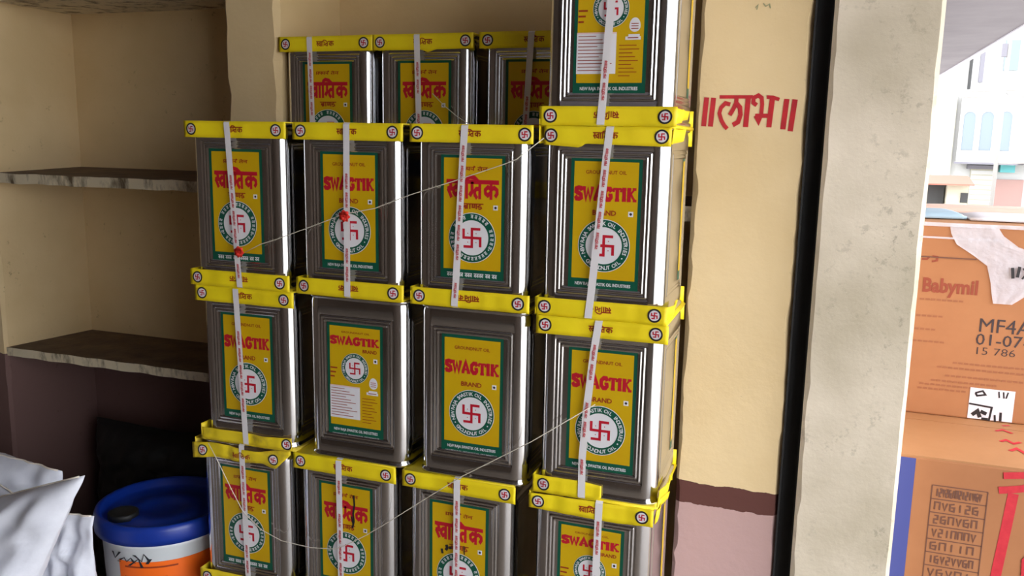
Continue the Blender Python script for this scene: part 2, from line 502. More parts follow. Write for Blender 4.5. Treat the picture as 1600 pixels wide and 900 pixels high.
# ------------------------------------------------------------------ oil tins
HA = .111           # half width of tin
TH = .337           # stacked height
def tin_body(h):
    """square can with rounded corners, rolled seams and stepped rectangular embossing on every side"""
    prof = [(0, 0), (.003, 0), (.0255, 0), (.0265, .0), (.0280, -.0018), (.0305, -.0018), (.0320, .0002), (.0338, .0002), (.0353, -.0017), (.0370, -.0017), (.0385, -.0001), (.0400, -.0001), (.0420, -.0024), (.0435, -.0024)]
    def hgt(m):
        if m <= prof[0][0]: return 0
        for (a, p), (c, q) in zip(prof, prof[1:]):
            if m <= c: return p + (q - p) * (m - a) / (c - a)
        return prof[-1][1]
    R = .0255
    us = [m for m, _ in prof[2:]]
    ulines = [-HA + m for m in us] + [-.03, .03] + [HA - m for m in reversed(us)]
    zm = [.0105 + m * 1.02 for m in us]
    zl = [0, .0012, .004, .0065, .009, .014] + zm + [h * .35, h * .65] + [h - m for m in reversed(zm)] + [h - .014, h - .009, h - .0065, h - .004, h - .0012, h]
    # perimeter: four faces with quarter-round corners
    per = []
    for k in range(4):
        for u in ulines: per.append((k, u, None))
        for t in (1, 2, 3, 4, 5): per.append((k, None, t / 6))
    b = MB(); n = len(per)
    for z in zl:
        e = min(z, h - z)
        seam = .0022 if .001 <= e <= .0065 else (-.001 if e < .001 else (-.0012 if e <= .0095 else 0))
        for (k, u, t) in per:
            if t is None:
                m = min(HA - abs(u), e - .0105)
                x, y = u, -HA - seam - hgt(max(m, 0))
            else:
                a = -math.pi / 2 + t * math.pi / 2
                rr = R + seam
                x, y = HA - R + rr * math.cos(a), -HA + R + rr * math.sin(a)
            c, s = (1, 0, -1, 0)[k], (0, 1, 0, -1)[k]
            b.v.append((x * c - y * s, x * s + y * c, z))
    for j in range(len(zl) - 1):
        for i in range(n):
            b.f.append((j * n + i, j * n + (i + 1) % n, (j + 1) * n + (i + 1) % n, (j + 1) * n + i)); b.m.append(0)
    # sunken lids
    for z, zz, flip in ((0, .006, True), (h, h - .006, False)):
        o0 = (0 if flip else (len(zl) - 1) * n)
        k = len(b.v)
        b.v += [(x * .965, y * .965, zz) for x, y, _ in b.v[o0:o0 + n]]
        for i in range(n):
            q = (o0 + i, o0 + (i + 1) % n, k + (i + 1) % n, k + i)
            b.f.append(q[::-1] if flip else q); b.m.append(0)
        q = tuple(k + i for i in range(n))
        b.f.append(q[::-1] if flip else q); b.m.append(0)
    return b.data('tin_body', 'tin_metal', True)
BODY = tin_body(TH - .004)
BODY_BARE = tin_body(TH)

YL = -HA + .0024          # recessed panel plane; print layers stand just proud of it
def layer(k): return lambda x, z: (x, YL - .0003 - .00022 * k, z)
LW, LB, LT = .0628, .043, .283
HIN, HSM, HOIL, LAT = brand_hindi(.25), brand_word_hindi_small(.22), oil_words_hindi(.2), brand_latin(.35)
HINC = brand_hindi(.2)
def lv(v): return LB + v      # label-local height -> tin height

def label_parts(kind):
    """list of (part name, mesh data, label) ; first is the plate"""
    out = []
    b = MB().flat(rect(-LW, LB, LW, LT), layer(0), 0).flat(rect(-LW + .006, lv(.029), LW - .006, LT - .006), layer(1), 1)
    out.append(('label', b.data('label', ['label_green', 'label_yellow']), None))
    # foot line of white print
    b = MB()
    if kind == 'H':
        b.flat(fit(small_hindi_line(6, 3), -.050, lv(.015), .050, lv(.0225)), layer(1)).flat(fit(small_hindi_line(12, 4, .14), -.054, lv(.008), .054, lv(.0115)), layer(1))
    else:
        b.flat(fit(text('NEW RAJA SWASTIK OIL INDUSTRIES', .02), -.050, lv(.015), .050, lv(.0225)), layer(1))
        b.flat(fit(text('GROUNDNUT OIL  GROUNDNUT OIL  GROUNDNUT OIL', .0), -.054, lv(.0085), .054, lv(.0115)), layer(1))
    out.append(('maker_lettering', b.data('maker_lettering', 'label_white'), None))
    if kind in 'EH':
        cy, R = lv(.0885), .0465
        b, b2 = MB(), MB()
        if kind == 'E':
            b.flat(fit(text('GROUNDNUT OIL', .015), -.036, lv(.2125), .036, lv(.219)), layer(2))
            b2.flat(fit(text('BRAND', .03), -.022, lv(.1415), .020, lv(.1505)), layer(2))
        else:
            b.flat(fit(HOIL, -.028, lv(.211), .030, lv(.2205)), layer(2))
            b2.flat(fit(HSM, -.020, lv(.1405), .022, lv(.152)), layer(2))
        out.append(('product_lettering', b.data('product_lettering', 'label_maroon'), None))
        out.append(('brand_word_lettering', b2.data('brand_word_lettering', 'label_maroon'), None))
        b = MB()
        if kind == 'E': b.flat(fit(LAT, -.0565, lv(.162), .0545, lv(.196)), layer(2))
        else: b.flat(fit(HIN, -.0515, lv(.1585), .0515, lv(.2045)), layer(2))
        out.append(('brand_lettering', b.data('brand_lettering', 'label_red'), 'red brand name lettering'))
        vx, vy = .0455, lv(.1455)
    else:
        cy, R = lv(.150), .031
        b = MB().flat(fit(text('GROUNDNUT OIL', .01), -.030, lv(.2205), .034, lv(.2245)), layer(2))
        out.append(('product_lettering', b.data('product_lettering', 'label_maroon'), None))
        b = MB().flat(fit(text('BRAND', .03), .018, lv(.1835), .050, lv(.1905)), layer(2))
        out.append(('brand_word_lettering', b.data('brand_word_lettering', 'label_maroon'), None))
        b = MB()
        for i in range(9): b.flat(rect(.016, lv(.040 + i * .0062), .016 + .036 * (.55 + .45 * ((i * 37) % 10) / 10), lv(.0412 + i * .0062)), layer(2))
        out.append(('fine_print', b.data('fine_print', 'label_maroon'), None))
        b = MB()
        for i in range(3): b.flat(rect(-.056, lv(.128 + i * .009), -.056 + .016 * (.6 + .2 * i), lv(.131 + i * .009)), layer(2))
        out.append(('fine_print', b.data('fine_print', 'label_maroon'), None))
        b = MB().flat(fit(LAT, -.0565, lv(.194), .0545, lv(.2175)), layer(2))
        out.append(('brand_lettering', b.data('brand_lettering', 'label_red'), 'red brand name lettering'))
        # facts panel
        b = MB().flat(rect(-.0575, lv(.044), .011, lv(.112)), layer(2), 0)
        for i in range(11):
            v = lv(.049 + i * .0056)
            b.flat(rect(-.055, v, -.055 + .062 * (.5 + .5 * ((i * 29 + 7) % 11) / 11), v + .0013), layer(3), 1)
        b.flat(rect(-.0575, lv(.1095), .011, lv(.112)), layer(3), 2)
        out.append(('facts_panel', b.data('facts_panel', ['label_white', 'label_maroon', 'label_pinkish']), 'white facts panel with lines of print'))
        drop = ([(.0415 + .0095 * math.sin(t), lv(.121) + .0095 * -math.cos(t) * (1.0 if math.cos(t) > 0 else 1.45)) for t in [2 * math.pi * i / 24 for i in range(24)]], [tuple(range(24))])
        b = MB().flat(drop, layer(2), 0).flat(merge(rect(.026, lv(.099), .052, lv(.1045)), rect(.031, lv(.1045), .050, lv(.108))), layer(2), 0)
        for i in range(3): b.flat(rect(.0355, lv(.1165 + i * .004), .0475, lv(.1178 + i * .004)), layer(3), 1)
        b.flat(rect(.030, lv(.1015), .048, lv(.103)), layer(3), 1)
        out.append(('badge', b.data('badge', ['label_white', 'label_maroon']), 'small white drop-shaped badge'))
        vx, vy = .0465, lv(.169)
    # ring emblem
    b = MB().flat(disc(0, cy, R, 48), layer(2), 1).flat(annulus(0, cy, R * .70, R * .975, 48), layer(3), 0)
    sh = swastika(R * .355, R * .105)
    b.flat(xf(sh, 1, 1, 0, cy), layer(3), 2).flat(xf(four_dots(R * .355, R * .022), 1, 1, 0, cy), layer(3), 2)
    if kind == 'H':
        rnd = random.Random(5)
        L = []
        for i in range(21):
            if i in (4, 9, 15): continue
            a = math.radians(205 - i * 11.5)
            g = merge(stroke([(-.5, 1), (.5, 1)], .22), stroke([(.25, 1), (.25, 0)], .22), stroke([(.25, .5), (-.2, .65), (-.35, .3), (0, .1)], .2))
            L.append(xf(xf(g, R * .11, R * .13, 0, -R * .065), 1, 1, R * .84 * math.cos(a), R * .84 * math.sin(a), a - math.pi / 2))
        for i in range(9):
            a = math.radians(228 + i * 11)
            g = merge(stroke([(-.5, 1), (.5, 1)], .22), stroke([(.25, 1), (.25, 0)], .22), stroke([(.25, .5), (-.2, .65), (-.35, .3), (0, .1)], .2))
            L.append(xf(xf(g, R * .11, R * .13, 0, -R * .065), 1, 1, R * .84 * math.cos(a), R * .84 * math.sin(a), a + math.pi / 2))
        ring = merge(*L)
    else:
        ring = merge(arc_text('NEW RAJA SWASTIK OIL INDUSTRIES', R * .84, R * .145, math.radians(203), math.radians(-23)),
                     arc_text('GROUNDNUT OIL', R * .84, R * .145, math.radians(222), math.radians(318), True))
    ring = merge(ring, disc(R * .84 * math.cos(math.radians(212)), R * .84 * math.sin(math.radians(212)), R * .03, 8), disc(R * .84 * math.cos(math.radians(-32)), R * .84 * math.sin(math.radians(-32)), R * .03, 8))
    b.flat(xf(ring, 1, 1, 0, cy), layer(4), 1)
    out.append(('emblem', b.data('emblem', ['label_green', 'label_white', 'label_red']), 'round green and white emblem with a red auspicious cross'))
    # food mark
    b = MB().flat(rect(vx - .0045, vy - .0045, vx + .0045, vy + .0045), layer(2), 1).flat(disc(vx, vy, .0024, 10), layer(3), 0)
    out.append(('food_mark', b.data('food_mark', ['label_ink', 'label_white']), 'small white square mark with a dark dot'))
    return out
LABELS = {k: label_parts(k) for k in 'EHN'}

# --- cardboard caps
CW = .1195
def flap_fn(seed, amp, y0):
    def f(x, z):
        n = noise.noise(Vector((x * 14 + seed * 3.1, z * 30, seed * 1.7)))
        return y0 - .0010 - amp * (n + .35) - amp * .5 * noise.noise(Vector((x * 45, seed * 9.3, z * 8)))
    return f
def make_cap(tin, name, at_top, seed, prof=None, amp=.0022, mats='cap_card', badges=(-.101, .098), words=True, side=False, left_return=True):
    """U-shaped card sleeve: front flap, panel over the tin, back flap. prof: [(x, dz_top, dz_bottom)] of the front flap"""
    fh = .033
    zt = TH if at_top else fh
    zb = TH - fh if at_top else 0
    prof = prof or [(-CW, 0, 0), (CW, 0, 0)]
    def pz(x, i):
        for a, c in zip(prof, prof[1:]):
            if x <= c[0] + 1e-9:
                t = (x - a[0]) / max(1e-9, c[0] - a[0]); return a[i] + (c[i] - a[i]) * t
        return prof[-1][i]
    y = flap_fn(seed, amp, -HA - .004)
    b = MB(); nx, nz = 36, 4
    x0, x1 = prof[0][0], prof[-1][0]
    xs = sorted(set([x0 + (x1 - x0) * i / nx for i in range(nx + 1)]))
    fr, bk = [], []
    for x in xs:
        for j in range(nz + 1):
            za, zc = zb + pz(x, 2), zt + pz(x, 1)
            z = za + (zc - za) * j / nz
            fr.append((x, y(x, z), z)); bk.append((x, y(x, z) + .0018, z))
    m = nz + 1; n = len(xs)
    fs = [(i * m + j, (i + 1) * m + j, (i + 1) * m + j + 1, i * m + j + 1) for i in range(n - 1) for j in range(nz)]
    b.add(fr, fs, 0)
    b.add(bk, [q[::-1] for q in fs], 1)
    k = len(fr)
    for i in range(n - 1):          # card edge
        b.f += [(i * m, k + i * m, k + (i + 1) * m, (i + 1) * m), (i * m + nz, (i + 1) * m + nz, k + (i + 1) * m + nz, k + i * m + nz)]; b.m += [0, 0]
    for j in range(nz):
        e = (n - 1) * m
        b.f += [(j, j + 1, k + j + 1, k + j), (e + j, k + e + j, k + e + j + 1, e + j + 1)]; b.m += [0, 0]
    # panel over the lid and back flap
    if at_top: b.box(-CW + .002, CW - .004, -HA - .0035, HA + .003, TH - .0022, TH, 0)
    else: b.box(-CW + .002, CW - .004, -HA - .0035, HA + .003, 0, .0022, 0)
    b.box(-CW + .004, CW - .006, HA + .003, HA + .005, zb, zt, 0)
    if left_return:
        b.box(-CW, -CW + .0016, -HA - .005, -HA + .03, zb + .002, zt, 0)
    o = link(name, b.data(name, [mats, 'cap_back'], True), tin)
    if side:                        # end flap folded down over the side, curling away
        c = MB(); rows = []
        for i in range(9):
            t = i / 8
            yy = -HA - .003 + .10 * t
            xx = CW - .003 + .004 * math.sin(t * 7 + seed) + .005 * t
            rows += [(xx, yy, zb + .004 + .010 * t), (xx + .003, yy, zt - .002 - .002 * abs(math.sin(t * 5)))]
        c.add(rows, [(2 * i, 2 * i + 2, 2 * i + 3, 2 * i + 1) for i in range(8)])
        me = c.data('end_flap', mats, True)
        so = link('end_flap', me, o); so.modifiers.new('thick', 'SOLIDIFY').thickness = .0016
    # print on the front flap
    zc = (zb + zt) / 2
    pr = MB()
    fn = lambda kk: (lambda x, z: (x, y(x, z) - .0005 - .0003 * kk, z))
    for bx_ in badges:
        dz = pz(bx_, 1) * .5 + pz(bx_, 2) * .5
        bd = MB()
        bd.flat(xf(annulus(0, 0, .0092, .0122, 20), 1, 1, bx_, zc + dz), fn(1), 0)
        bd.flat(xf(disc(0, 0, .0096, 20), 1, 1, bx_, zc + dz), fn(0), 1)
        sw = swastika(.0048, .0020)
        if not at_top: sw = xf(sw, -1, -1)
        bd.flat(xf(sw, 1, 1, bx_, zc + dz), fn(2), 2)
        link('cap_badge', bd.data('cap_badge', ['label_ink', 'label_white', 'label_red']), o)
    if words:
        dz = pz(.0, 1) * .5 + pz(.0, 2) * .5
        pr.flat(fit(HINC, -.022, zc + dz - .006, .022, zc + dz + .0085, rot180=not at_top), fn(0), 0)
    if pr.v: link('cap_lettering', pr.data('cap_lettering', 'label_maroon'), o)
    return o

def make_strap(tin, pts, seed):
    """printed plastic strap looped round the tin; pts = [(x, z)] down the front"""
    wd = .0068
    b = MB(); yf = -HA - .0085
    path = [(pts[0][0], HA + .0062, TH * .5), (pts[0][0], HA + .0062, TH + .0002), (pts[0][0], 0, TH + .0004), (pts[0][0], -HA - .004, TH + .0004), (pts[0][0], yf, TH - .003)]
    for x, z in pts[1:-1]: path.append((x, yf + (.001 if .06 < z < .28 else 0), z))
    path += [(pts[-1][0], yf, .003), (pts[-1][0], -HA - .004, -.0004), (pts[-1][0], HA + .0062, -.0002), (pts[-1][0], HA + .0062, TH * .5)]
    vs = []
    for x, y, z in path: vs += [(x - wd, y, z), (x + wd, y, z)]
    b.add(vs, [(2 * i, 2 * i + 1, 2 * i + 3, 2 * i + 2) for i in range(len(path) - 1)])
    o = link('strap', b.data('strap', 'strap_white'), tin)
    # red print running along the strap
    front = [p for p in path[4:-3]]
    zs = [p[2] for p in front]; xs = [p[0] for p in front]
    def at(z):
        for (za, xa), (zc, xc) in zip(zip(zs, xs), zip(zs[1:], xs[1:])):
            if zc <= z <= za: return xa + (xc - xa) * (za - z) / max(1e-6, za - zc)
        return xs[-1]
    rnd = random.Random(seed); pr = MB(); z = TH - .03 - rnd.random() * .03
    g = fit(HIN, 0, -.0030, .030, .0034)
    while z > .045:
        if rnd.random() < .72:
            pr.flat(g, lambda u, v, z=z: (at(z - u) - v, yf - .0006, z - u))
        z -= .036
    if pr.v: link('strap_print', pr.data('strap_print', 'strap_print'), o)['kind'] = 'stuff'
    return o

def make_tin(label, cx, z0, kind, rz=0., y0=.004, caps=(True, True), top=None, bot=None, strap=None, side_label=False, seed=1, group=None, lx=0.):
    t = thing('oil_tin', label, 'tin', (cx, y0 + HA, z0), math.radians(rz), group)
    bare = not (caps[0] or caps[1])
    link('can_body', BODY_BARE if bare else BODY, t, (0, 0, 0 if bare else .002))
    lb = None
    for nm, me, lab in LABELS[kind]:
        o = link(nm, me, lb or t)
        if lb is None: lb = o; o.location.x = lx
        if lab: o['label'] = lab
        if nm == 'fine_print': o['kind'] = 'stuff'
    lb['label'] = {'E': 'yellow label in a green border with Latin brand name', 'H': 'yellow label in a green border with Devanagari brand name',
                   'N': 'yellow label in a green border with small emblem and facts panel'}[kind]
    if side_label:
        s2 = link('side_label', LABELS['H'][0][1], t, (0, .066, 0), (0, 0, math.pi / 2)); s2.scale = (.3, 1, 1)
    if caps[0]: make_cap(t, 'top_cap', True, seed, **(top or {}))
    if caps[1]: make_cap(t, 'bottom_cap', False, seed + 7, **(bot or {}))
    if strap: make_strap(t, strap, seed)
    return t

ZA, ZB, ZC, ZD, ZT = .671, .334, -.003, -.340, 1.008
def st(x0, x1, cx, mid=None):
    p = [(x0 - cx, TH)]
    if mid: p += [(x - cx, z) for x, z in mid]
    else: p += [(x0 + (x1 - x0) * .15 - cx, TH * .86), (x0 + (x1 - x0) * .85 - cx, TH * .14)]
    return p + [(x1 - cx, 0)]

make_tin('oil tin with Devanagari label, red flower on its strap just above the yellow caps', -.583, ZA, 'H', .6, strap=st(-.597, -.579, -.583), seed=1, lx=-.004)
make_tin('strapped oil tin with Latin label and a red flower stuck over its emblem', -.325, ZA, 'E', -.4, strap=st(-.323, -.326, -.325), seed=2)
make_tin('strapped oil tin with Devanagari label standing on the unstrapped tin with large emblem', -.073, ZA, 'H', .3, strap=st(-.082, -.100, -.073), seed=3, lx=.003,
         top=dict(badges=(-.104, .104)))
make_tin('oil tin with Latin label and torn top cap, under the tin beside the painted word', .177, ZA, 'E', 0., side_label=True, strap=st(.185, .158, .177), seed=4, lx=.002,
         top=dict(prof=[(-.110, 0, 0), (-.045, -.001, -.004), (-.035, -.001, .003), (.112, 0, 0)], side=True, badges=(-.097, .096)), bot=dict(side=True))
make_tin('strapped oil tin with facts panel label, topmost, beside the red painted word', .177, ZT, 'N', 0., side_label=True, strap=st(.187, .168, .177), seed=5,
         bot=dict(side=True, badges=(-.099, .100)))
make_tin('oil tin with Latin label and soiled bottom cap, above the tin beside the pail', -.574, ZB, 'E', .5, strap=st(-.590, -.577, -.574), seed=6,
         bot=dict(mats='cap_card_soiled', amp=.006, words=False, badges=(.096,), prof=[(-CW, -.008, .0005), (-.02, -.006, .001), (.04, -.009, .0005), (CW - .012, -.004, .001)]))
make_tin('unstrapped bare oil tin with facts panel label and small emblem, no yellow cap', -.314, ZB, 'N', -.6, caps=(False, False), seed=7, lx=-.003)
make_tin('unstrapped bare oil tin with large emblem on a Latin label, no yellow cap', -.066, ZB, 'E', -.3, caps=(False, False), seed=8)
make_tin('strapped oil tin with Latin label and half torn bottom cap, beside the maroon wall band', .180, ZB, 'E', .4, side_label=True,
         strap=st(.177, .156, .180, [(.170, .28), (.160, .17), (.155, .08)]), seed=9, lx=.004,
         top=dict(badges=(-.102, .098)), bot=dict(badges=(-.098,), words=False, amp=.003, prof=[(-CW, 0, 0), (-.02, 0, .002), (.0, -.003, .0), (.012, -.004, .006)], side=True))
make_tin('strapped oil tin with Devanagari label and crumpled top cap, beside the blue-lidded pail', -.592, ZC, 'H', .8, strap=st(-.590, -.584, -.592), seed=10,
         top=dict(mats='cap_card_soiled', amp=.006, words=True, badges=(-.100, .080), prof=[(-CW - .006, -.012, -.014), (-.06, -.006, -.004), (.0, -.012, -.008), (.05, -.010, -.004), (.083, -.003, -.012), (CW, -.001, .024)]),
         bot=dict(mats='cap_card_soiled', amp=.004))
tC2 = make_tin('strapped oil tin with Devanagari label beneath the bare tin with the facts panel', -.343, ZC, 'H', -.5, strap=st(-.352, -.350, -.343), seed=11)
tC3 = make_tin('strapped oil tin with Devanagari label beneath the bare tin with the large emblem', -.090, ZC, 'H', -.6, strap=st(-.090, -.090, -.090), seed=12)
make_tin('strapped oil tin with facts panel label next to the mauve wall', .174, ZC, 'N', .3, side_label=True, strap=st(.190, .187, .174), seed=13,
         top=dict(prof=[(-CW, -.004, 0), (-.03, -.003, -.003), (.05, -.002, -.004), (CW - .004, -.002, 0)], amp=.004, badges=(-.101, .095), side=True))
def smudge(tin, strokes_):
    b = MB(); b.flat(merge(*[stroke(p, w_) for p, w_ in strokes_]), layer(5))
    lab = [c for c in tin.children if c.name.startswith('label')][0]
    link('dirt_smudge', b.data('dirt_smudge', 'label_ink'), lab)
smudge(tC2, [([(.020, .262), (.021, .24), (.018, .222), (.0195, .205), (.016, .190)], .004), ([(.014, .215), (.017, .20)], .003)])
smudge(tC3, [([(-.026, .192), (-.024, .186), (-.027, .180)], .006), ([(-.036, .182), (-.034, .172)], .005), ([(.012, .196), (.013, .178)], .0025), ([(-.018, .19), (-.017, .184)], .006)])
for cx, sd, dsc in ((-.592, 14, 'oil tin in the bottom row, beside the blue-lidded pail on the floor'), (-.343, 15, 'oil tin on the floor, second of the bottom row from the pail'),
                    (-.090, 16, 'oil tin on the floor, third of the bottom row from the pail'), (.174, 17, 'oil tin on the floor at the foot of the column by the mauve wall')):
    make_tin(dsc, cx, ZD, 'E', 0, seed=sd, top=dict(mats='cap_card_soiled', amp=.005) if sd == 14 else None)
# rear row in the recess
make_tin('oil tin with Devanagari label in the rear row, against the plaster pier', -.529, .863, 'H', 0, y0=.264, strap=st(-.567, -.560, -.529), seed=21)
make_tin('oil tin with Devanagari label in the middle of the rear row on the ledge', -.290, .863, 'H', 0, y0=.264, strap=st(-.303, -.294, -.290), seed=22,
         top=dict(prof=[(-CW, 0, 0), (.0, 0, -.001), (.012, 0, -.006), (.03, 0, 0), (CW - .004, 0, .001)]))
make_tin('oil tin with Devanagari label in the rear row, shadowed behind the tall column of tins', -.041, .863, 'H', 0, y0=.264, strap=st(-.046, -.062, -.041), seed=23)

# ------------------------------------------------------------------ threads and flowers on the tins
def tube(pts, r, n=5):
    b = MB(); pts = [Vector(p) for p in pts]
    for i, p in enumerate(pts):
        t = (pts[min(i + 1, len(pts) - 1)] - pts[max(i - 1, 0)]).normalized()
        a = t.cross(Vector((0, 0, 1)))
        a = a.normalized() if a.length > 1e-4 else Vector((1, 0, 0))
        c = t.cross(a)
        b.v += [tuple(p + (a * math.cos(2 * math.pi * k / n) + c * math.sin(2 * math.pi * k / n)) * r) for k in range(n)]
    for i in range(len(pts) - 1):
        for k in range(n):
            b.f.append((i * n + k, i * n + (k + 1) % n, (i + 1) * n + (k + 1) % n, (i + 1) * n + k)); b.m.append(0)
    b.f += [tuple(range(n))[::-1], tuple((len(pts) - 1) * n + k for k in range(n))]; b.m += [0, 0]
    return b
THREADS = []   # filled below
YT = -.0108
def thread(xz, label, y=YT, r=.0009):
    o = tag(link('thread', tube([(x, y, z) for x, z in xz], r).data('thread', 'thread', True)), label, 'thread', 'offering threads across the tins')
    return o
thread([(-.556, .748), (-.520, .766), (-.48, .779), (-.40, .808), (-.33, .835), (-.26, .850), (-.19, .877), (-.10, .906), (0, .940), (.02, .948), (.07, .986)],
       'thin pale thread strung across the tins between the two red flowers')
thread([(-.668, .328), (-.646, .2915), (-.615, .235), (-.585, .185), (-.54, .152), (-.49, .1364), (-.42, .134), (-.36, .142), (-.335, .155), (-.29, .184), (-.247, .2153), (-.16, .282), (-.08, .3427), (.06, .4331), (.178, .519)],
       'thin pale thread sagging across the lower tins up to the strapped corner tin')
thread([(-.262, 1.075), (-.235, 1.05), (-.205, 1.028), (-.178, 1.0125)], 'short loose thread end hanging from the rear row over the front caps', .248)
def flower(x, z, label, y=-.013):
    f = thing('red_flower', label, 'flower', (x, y, z), 0, 'red flowers on the tins')
    rnd = random.Random(int(x * 1000))
    for k in range(7):
        a = 2 * math.pi * k / 7
        b = MB(); n = 6
        L, Wd = .012, .0055
        vs = [(0, 0, 0)]
        for i in range(n + 1):
            t = i / n
            vs.append((L * t, -.003 * math.sin(t * 2.2) - .001, Wd * math.sin(math.pi * (.15 + .8 * t))))
        for i in range(n + 1):
            t = i / n
            vs.append((L * t, -.003 * math.sin(t * 2.2) + .001, -Wd * math.sin(math.pi * (.15 + .8 * t))))
        fs = [(1 + i, 2 + i, n + 3 + i, n + 2 + i) for i in range(n)]
        b.add(vs, fs)
        me = b.data('petal', 'flower_red', True)
        p = link('petal', me, f, (0, 0, 0), (0, a, 0))
        p.modifiers.new('thick', 'SOLIDIFY').thickness = .001
    hb = MB(); n = 8
    hb.add([(0, -.006, 0)] + [(.004 * math.cos(2 * math.pi * i / n), -.002, .004 * math.sin(2 * math.pi * i / n)) for i in range(n)], [(0, 1 + i, 1 + (i + 1) % n) for i in range(n)] + [tuple(range(1, n + 1))])
    link('flower_heart', hb.data('flower_heart', 'flower_red', True), f)
    return f
flower(-.568, .748, 'small red flower tucked under a strap just above the yellow caps')
flower(-.324, .832, 'small red flower stuck over the emblem of a tin')

# ------------------------------------------------------------------ sacks
def sack(name, label, corners, thick, seed, mt='sack_weave', seam=True, group='standing woven sacks', floor_z=None):
    """filled woven bag: pillow spanned by four corners (lower left, lower right, upper right, upper left) with folds"""
    A, B, C, D = [Vector(p) for p in corners]
    base = (A + B) / 2
    t = thing(name, label, 'sack', base, 0, group)
    nrm = (B - A + C - D).cross(D - A + C - B).normalized()
    b = MB(); n = 48
    fr, bk = [], []
    for j in range(n + 1):
        for i in range(n + 1):
            u, v = i / n, j / n
            p = (A * (1 - u) * (1 - v) + B * u * (1 - v) + C * u * v + D * (1 - u) * v) - base
            a, c = 2 * u - 1, 2 * v - 1
            k = max(0, (1 - abs(a) ** 3) * (1 - abs(c) ** 4)) ** .6
            q = Vector((u * 4 + seed, v * 5, seed * .7))
            ed = min(u, 1 - u, v, 1 - v)
            f = noise.noise(q) * .028 + noise.noise(q * 2.5) * .014 - abs(noise.noise(Vector((u * 3 + v * 9 + seed, v * 2.5 - u * 7, 1)))) * .03
            cr = .006 * noise.noise(q * 4.)
            # pulled-in edges between the corners
            p = p + (C + A - B - D) * 0 + ((A + B + C + D) / 4 - base - p) * (.10 * (1 - ed * 8 if ed < .125 else 0) * (1 - abs(a * c)))
            fr.append(tuple(p + nrm * (thick * k + f * k + cr)))
            bk.append(tuple(p + nrm * (-thick * k * .8 - f * k * .5 + cr - .0015)))
    m = n + 1
    fs = [(j * m + i, j * m + i + 1, (j + 1) * m + i + 1, (j + 1) * m + i) for j in range(n) for i in range(n)]
    b.add(fr, fs); b.add(bk, [f[::-1] for f in fs])
    o = len(fr)
    edge = [i for i in range(m)] + [j * m + n for j in range(1, m)] + [n * m + i for i in range(n - 1, -1, -1)] + [j * m for j in range(n - 1, 0, -1)]
    for a, c in zip(edge, edge[1:] + edge[:1]): b.f.append((a, o + a, o + c, c)); b.m.append(0)
    if floor_z is not None:
        b.v = [(x, y, max(z, floor_z - base.z)) for x, y, z in b.v]
    link('sack_cloth', b.data('sack_cloth', mt, True), t)
    if seam:
        pts = [Vector(fr[n * m + i]) for i in range(1, n)]
        link('seam', tube(pts, .0022).data('seam', 'sack_seam', True), t)
    return t
Zf = FLOOR + .002
sack('woven_sack', 'white woven sack with a pointed top corner, in front of the other sacks', [(-1.50, -.36, Zf), (-1.04, -.36, Zf), (-.785, -.232, .320), (-1.34, -.24, .175)], .085, 1, floor_z=Zf)
sack('woven_sack', 'white woven sack with a rounded top, standing behind the pointed one', [(-1.62, .03, Zf), (-1.14, .03, Zf), (-1.10, .0, .195), (-1.58, .0, .28)], .075, 2, floor_z=Zf)
sack('woven_sack', 'grey-shaded woven sack squeezed between the pointed sack and the pail', [(-1.20, -.12, Zf), (-.885, -.12, Zf), (-.895, -.115, .165), (-1.18, -.115, .20)], .036, 3, floor_z=Zf)
# dark polythene sack in the back of the alcove
sack('black_polythene_sack', 'black polythene sack slumped in the dark behind the pail', [(-1.46, .42, Zf), (-.86, .42, Zf), (-.86, .44, .18), (-1.44, .44, .15)], .085, 9, 'black_polythene', False, None, Zf)

# ------------------------------------------------------------------ paint pail
def lathe(prof, n=48):
    b = MB()
    for r, z in prof:
        b.v += [(r * math.cos(2 * math.pi * i / n), r * math.sin(2 * math.pi * i / n), z) for i in range(n)]
    for j in range(len(prof) - 1):
        for i in range(n):
            b.f.append((j * n + i, j * n + (i + 1) % n, (j + 1) * n + (i + 1) % n, (j + 1) * n + i)); b.m.append(0)
    b.f.append(tuple(range(n))[::-1]); b.m.append(0)
    b.f.append(tuple((len(prof) - 1) * n + i for i in range(n))); b.m.append(0)
    return b
PX, PY = -.892, .098
PZ = .118 - FLOOR
pail = thing('paint_pail', 'white plastic pail with blue lid and orange label beside the tins', 'pail', (PX, PY, FLOOR))
def prad(z): return .126 + .016 * z / PZ
link('pail_body', lathe([(.118, 0), (.126, .006), (prad(.2), .2), (prad(PZ - .06), PZ - .06), (.146, PZ - .055), (.146, PZ - .045), (.142, PZ - .042), (.143, PZ - .032)]).data('pail_body', 'pail_white', True), pail)
lid = link('pail_lid', lathe([(.147, PZ - .046), (.1555, PZ - .044), (.157, PZ - .03), (.1565, PZ - .012), (.153, PZ - .002), (.148, PZ), (.140, PZ - .003), (.136, PZ - .016), (.130, PZ - .020), (.09, PZ - .021), (.085, PZ - .017), (.05, PZ - .017), (.045, PZ - .021), (.005, PZ - .021)]).data('pail_lid', 'pail_blue', True), pail)
bar = MB(); bar.box(-.05, .05, -.018, .018, PZ - .022, PZ - .006)
dark_disc = link('lid_dark_disc', lathe([(.034, PZ - .022), (.034, PZ - .008), (.030, PZ - .006), (.026, PZ - .009), (.004, PZ - .009)], 20).data('lid_dark_disc', 'black_polythene', True), lid, (-.055, -.075, 0))  # dark raised disc in the lid recess
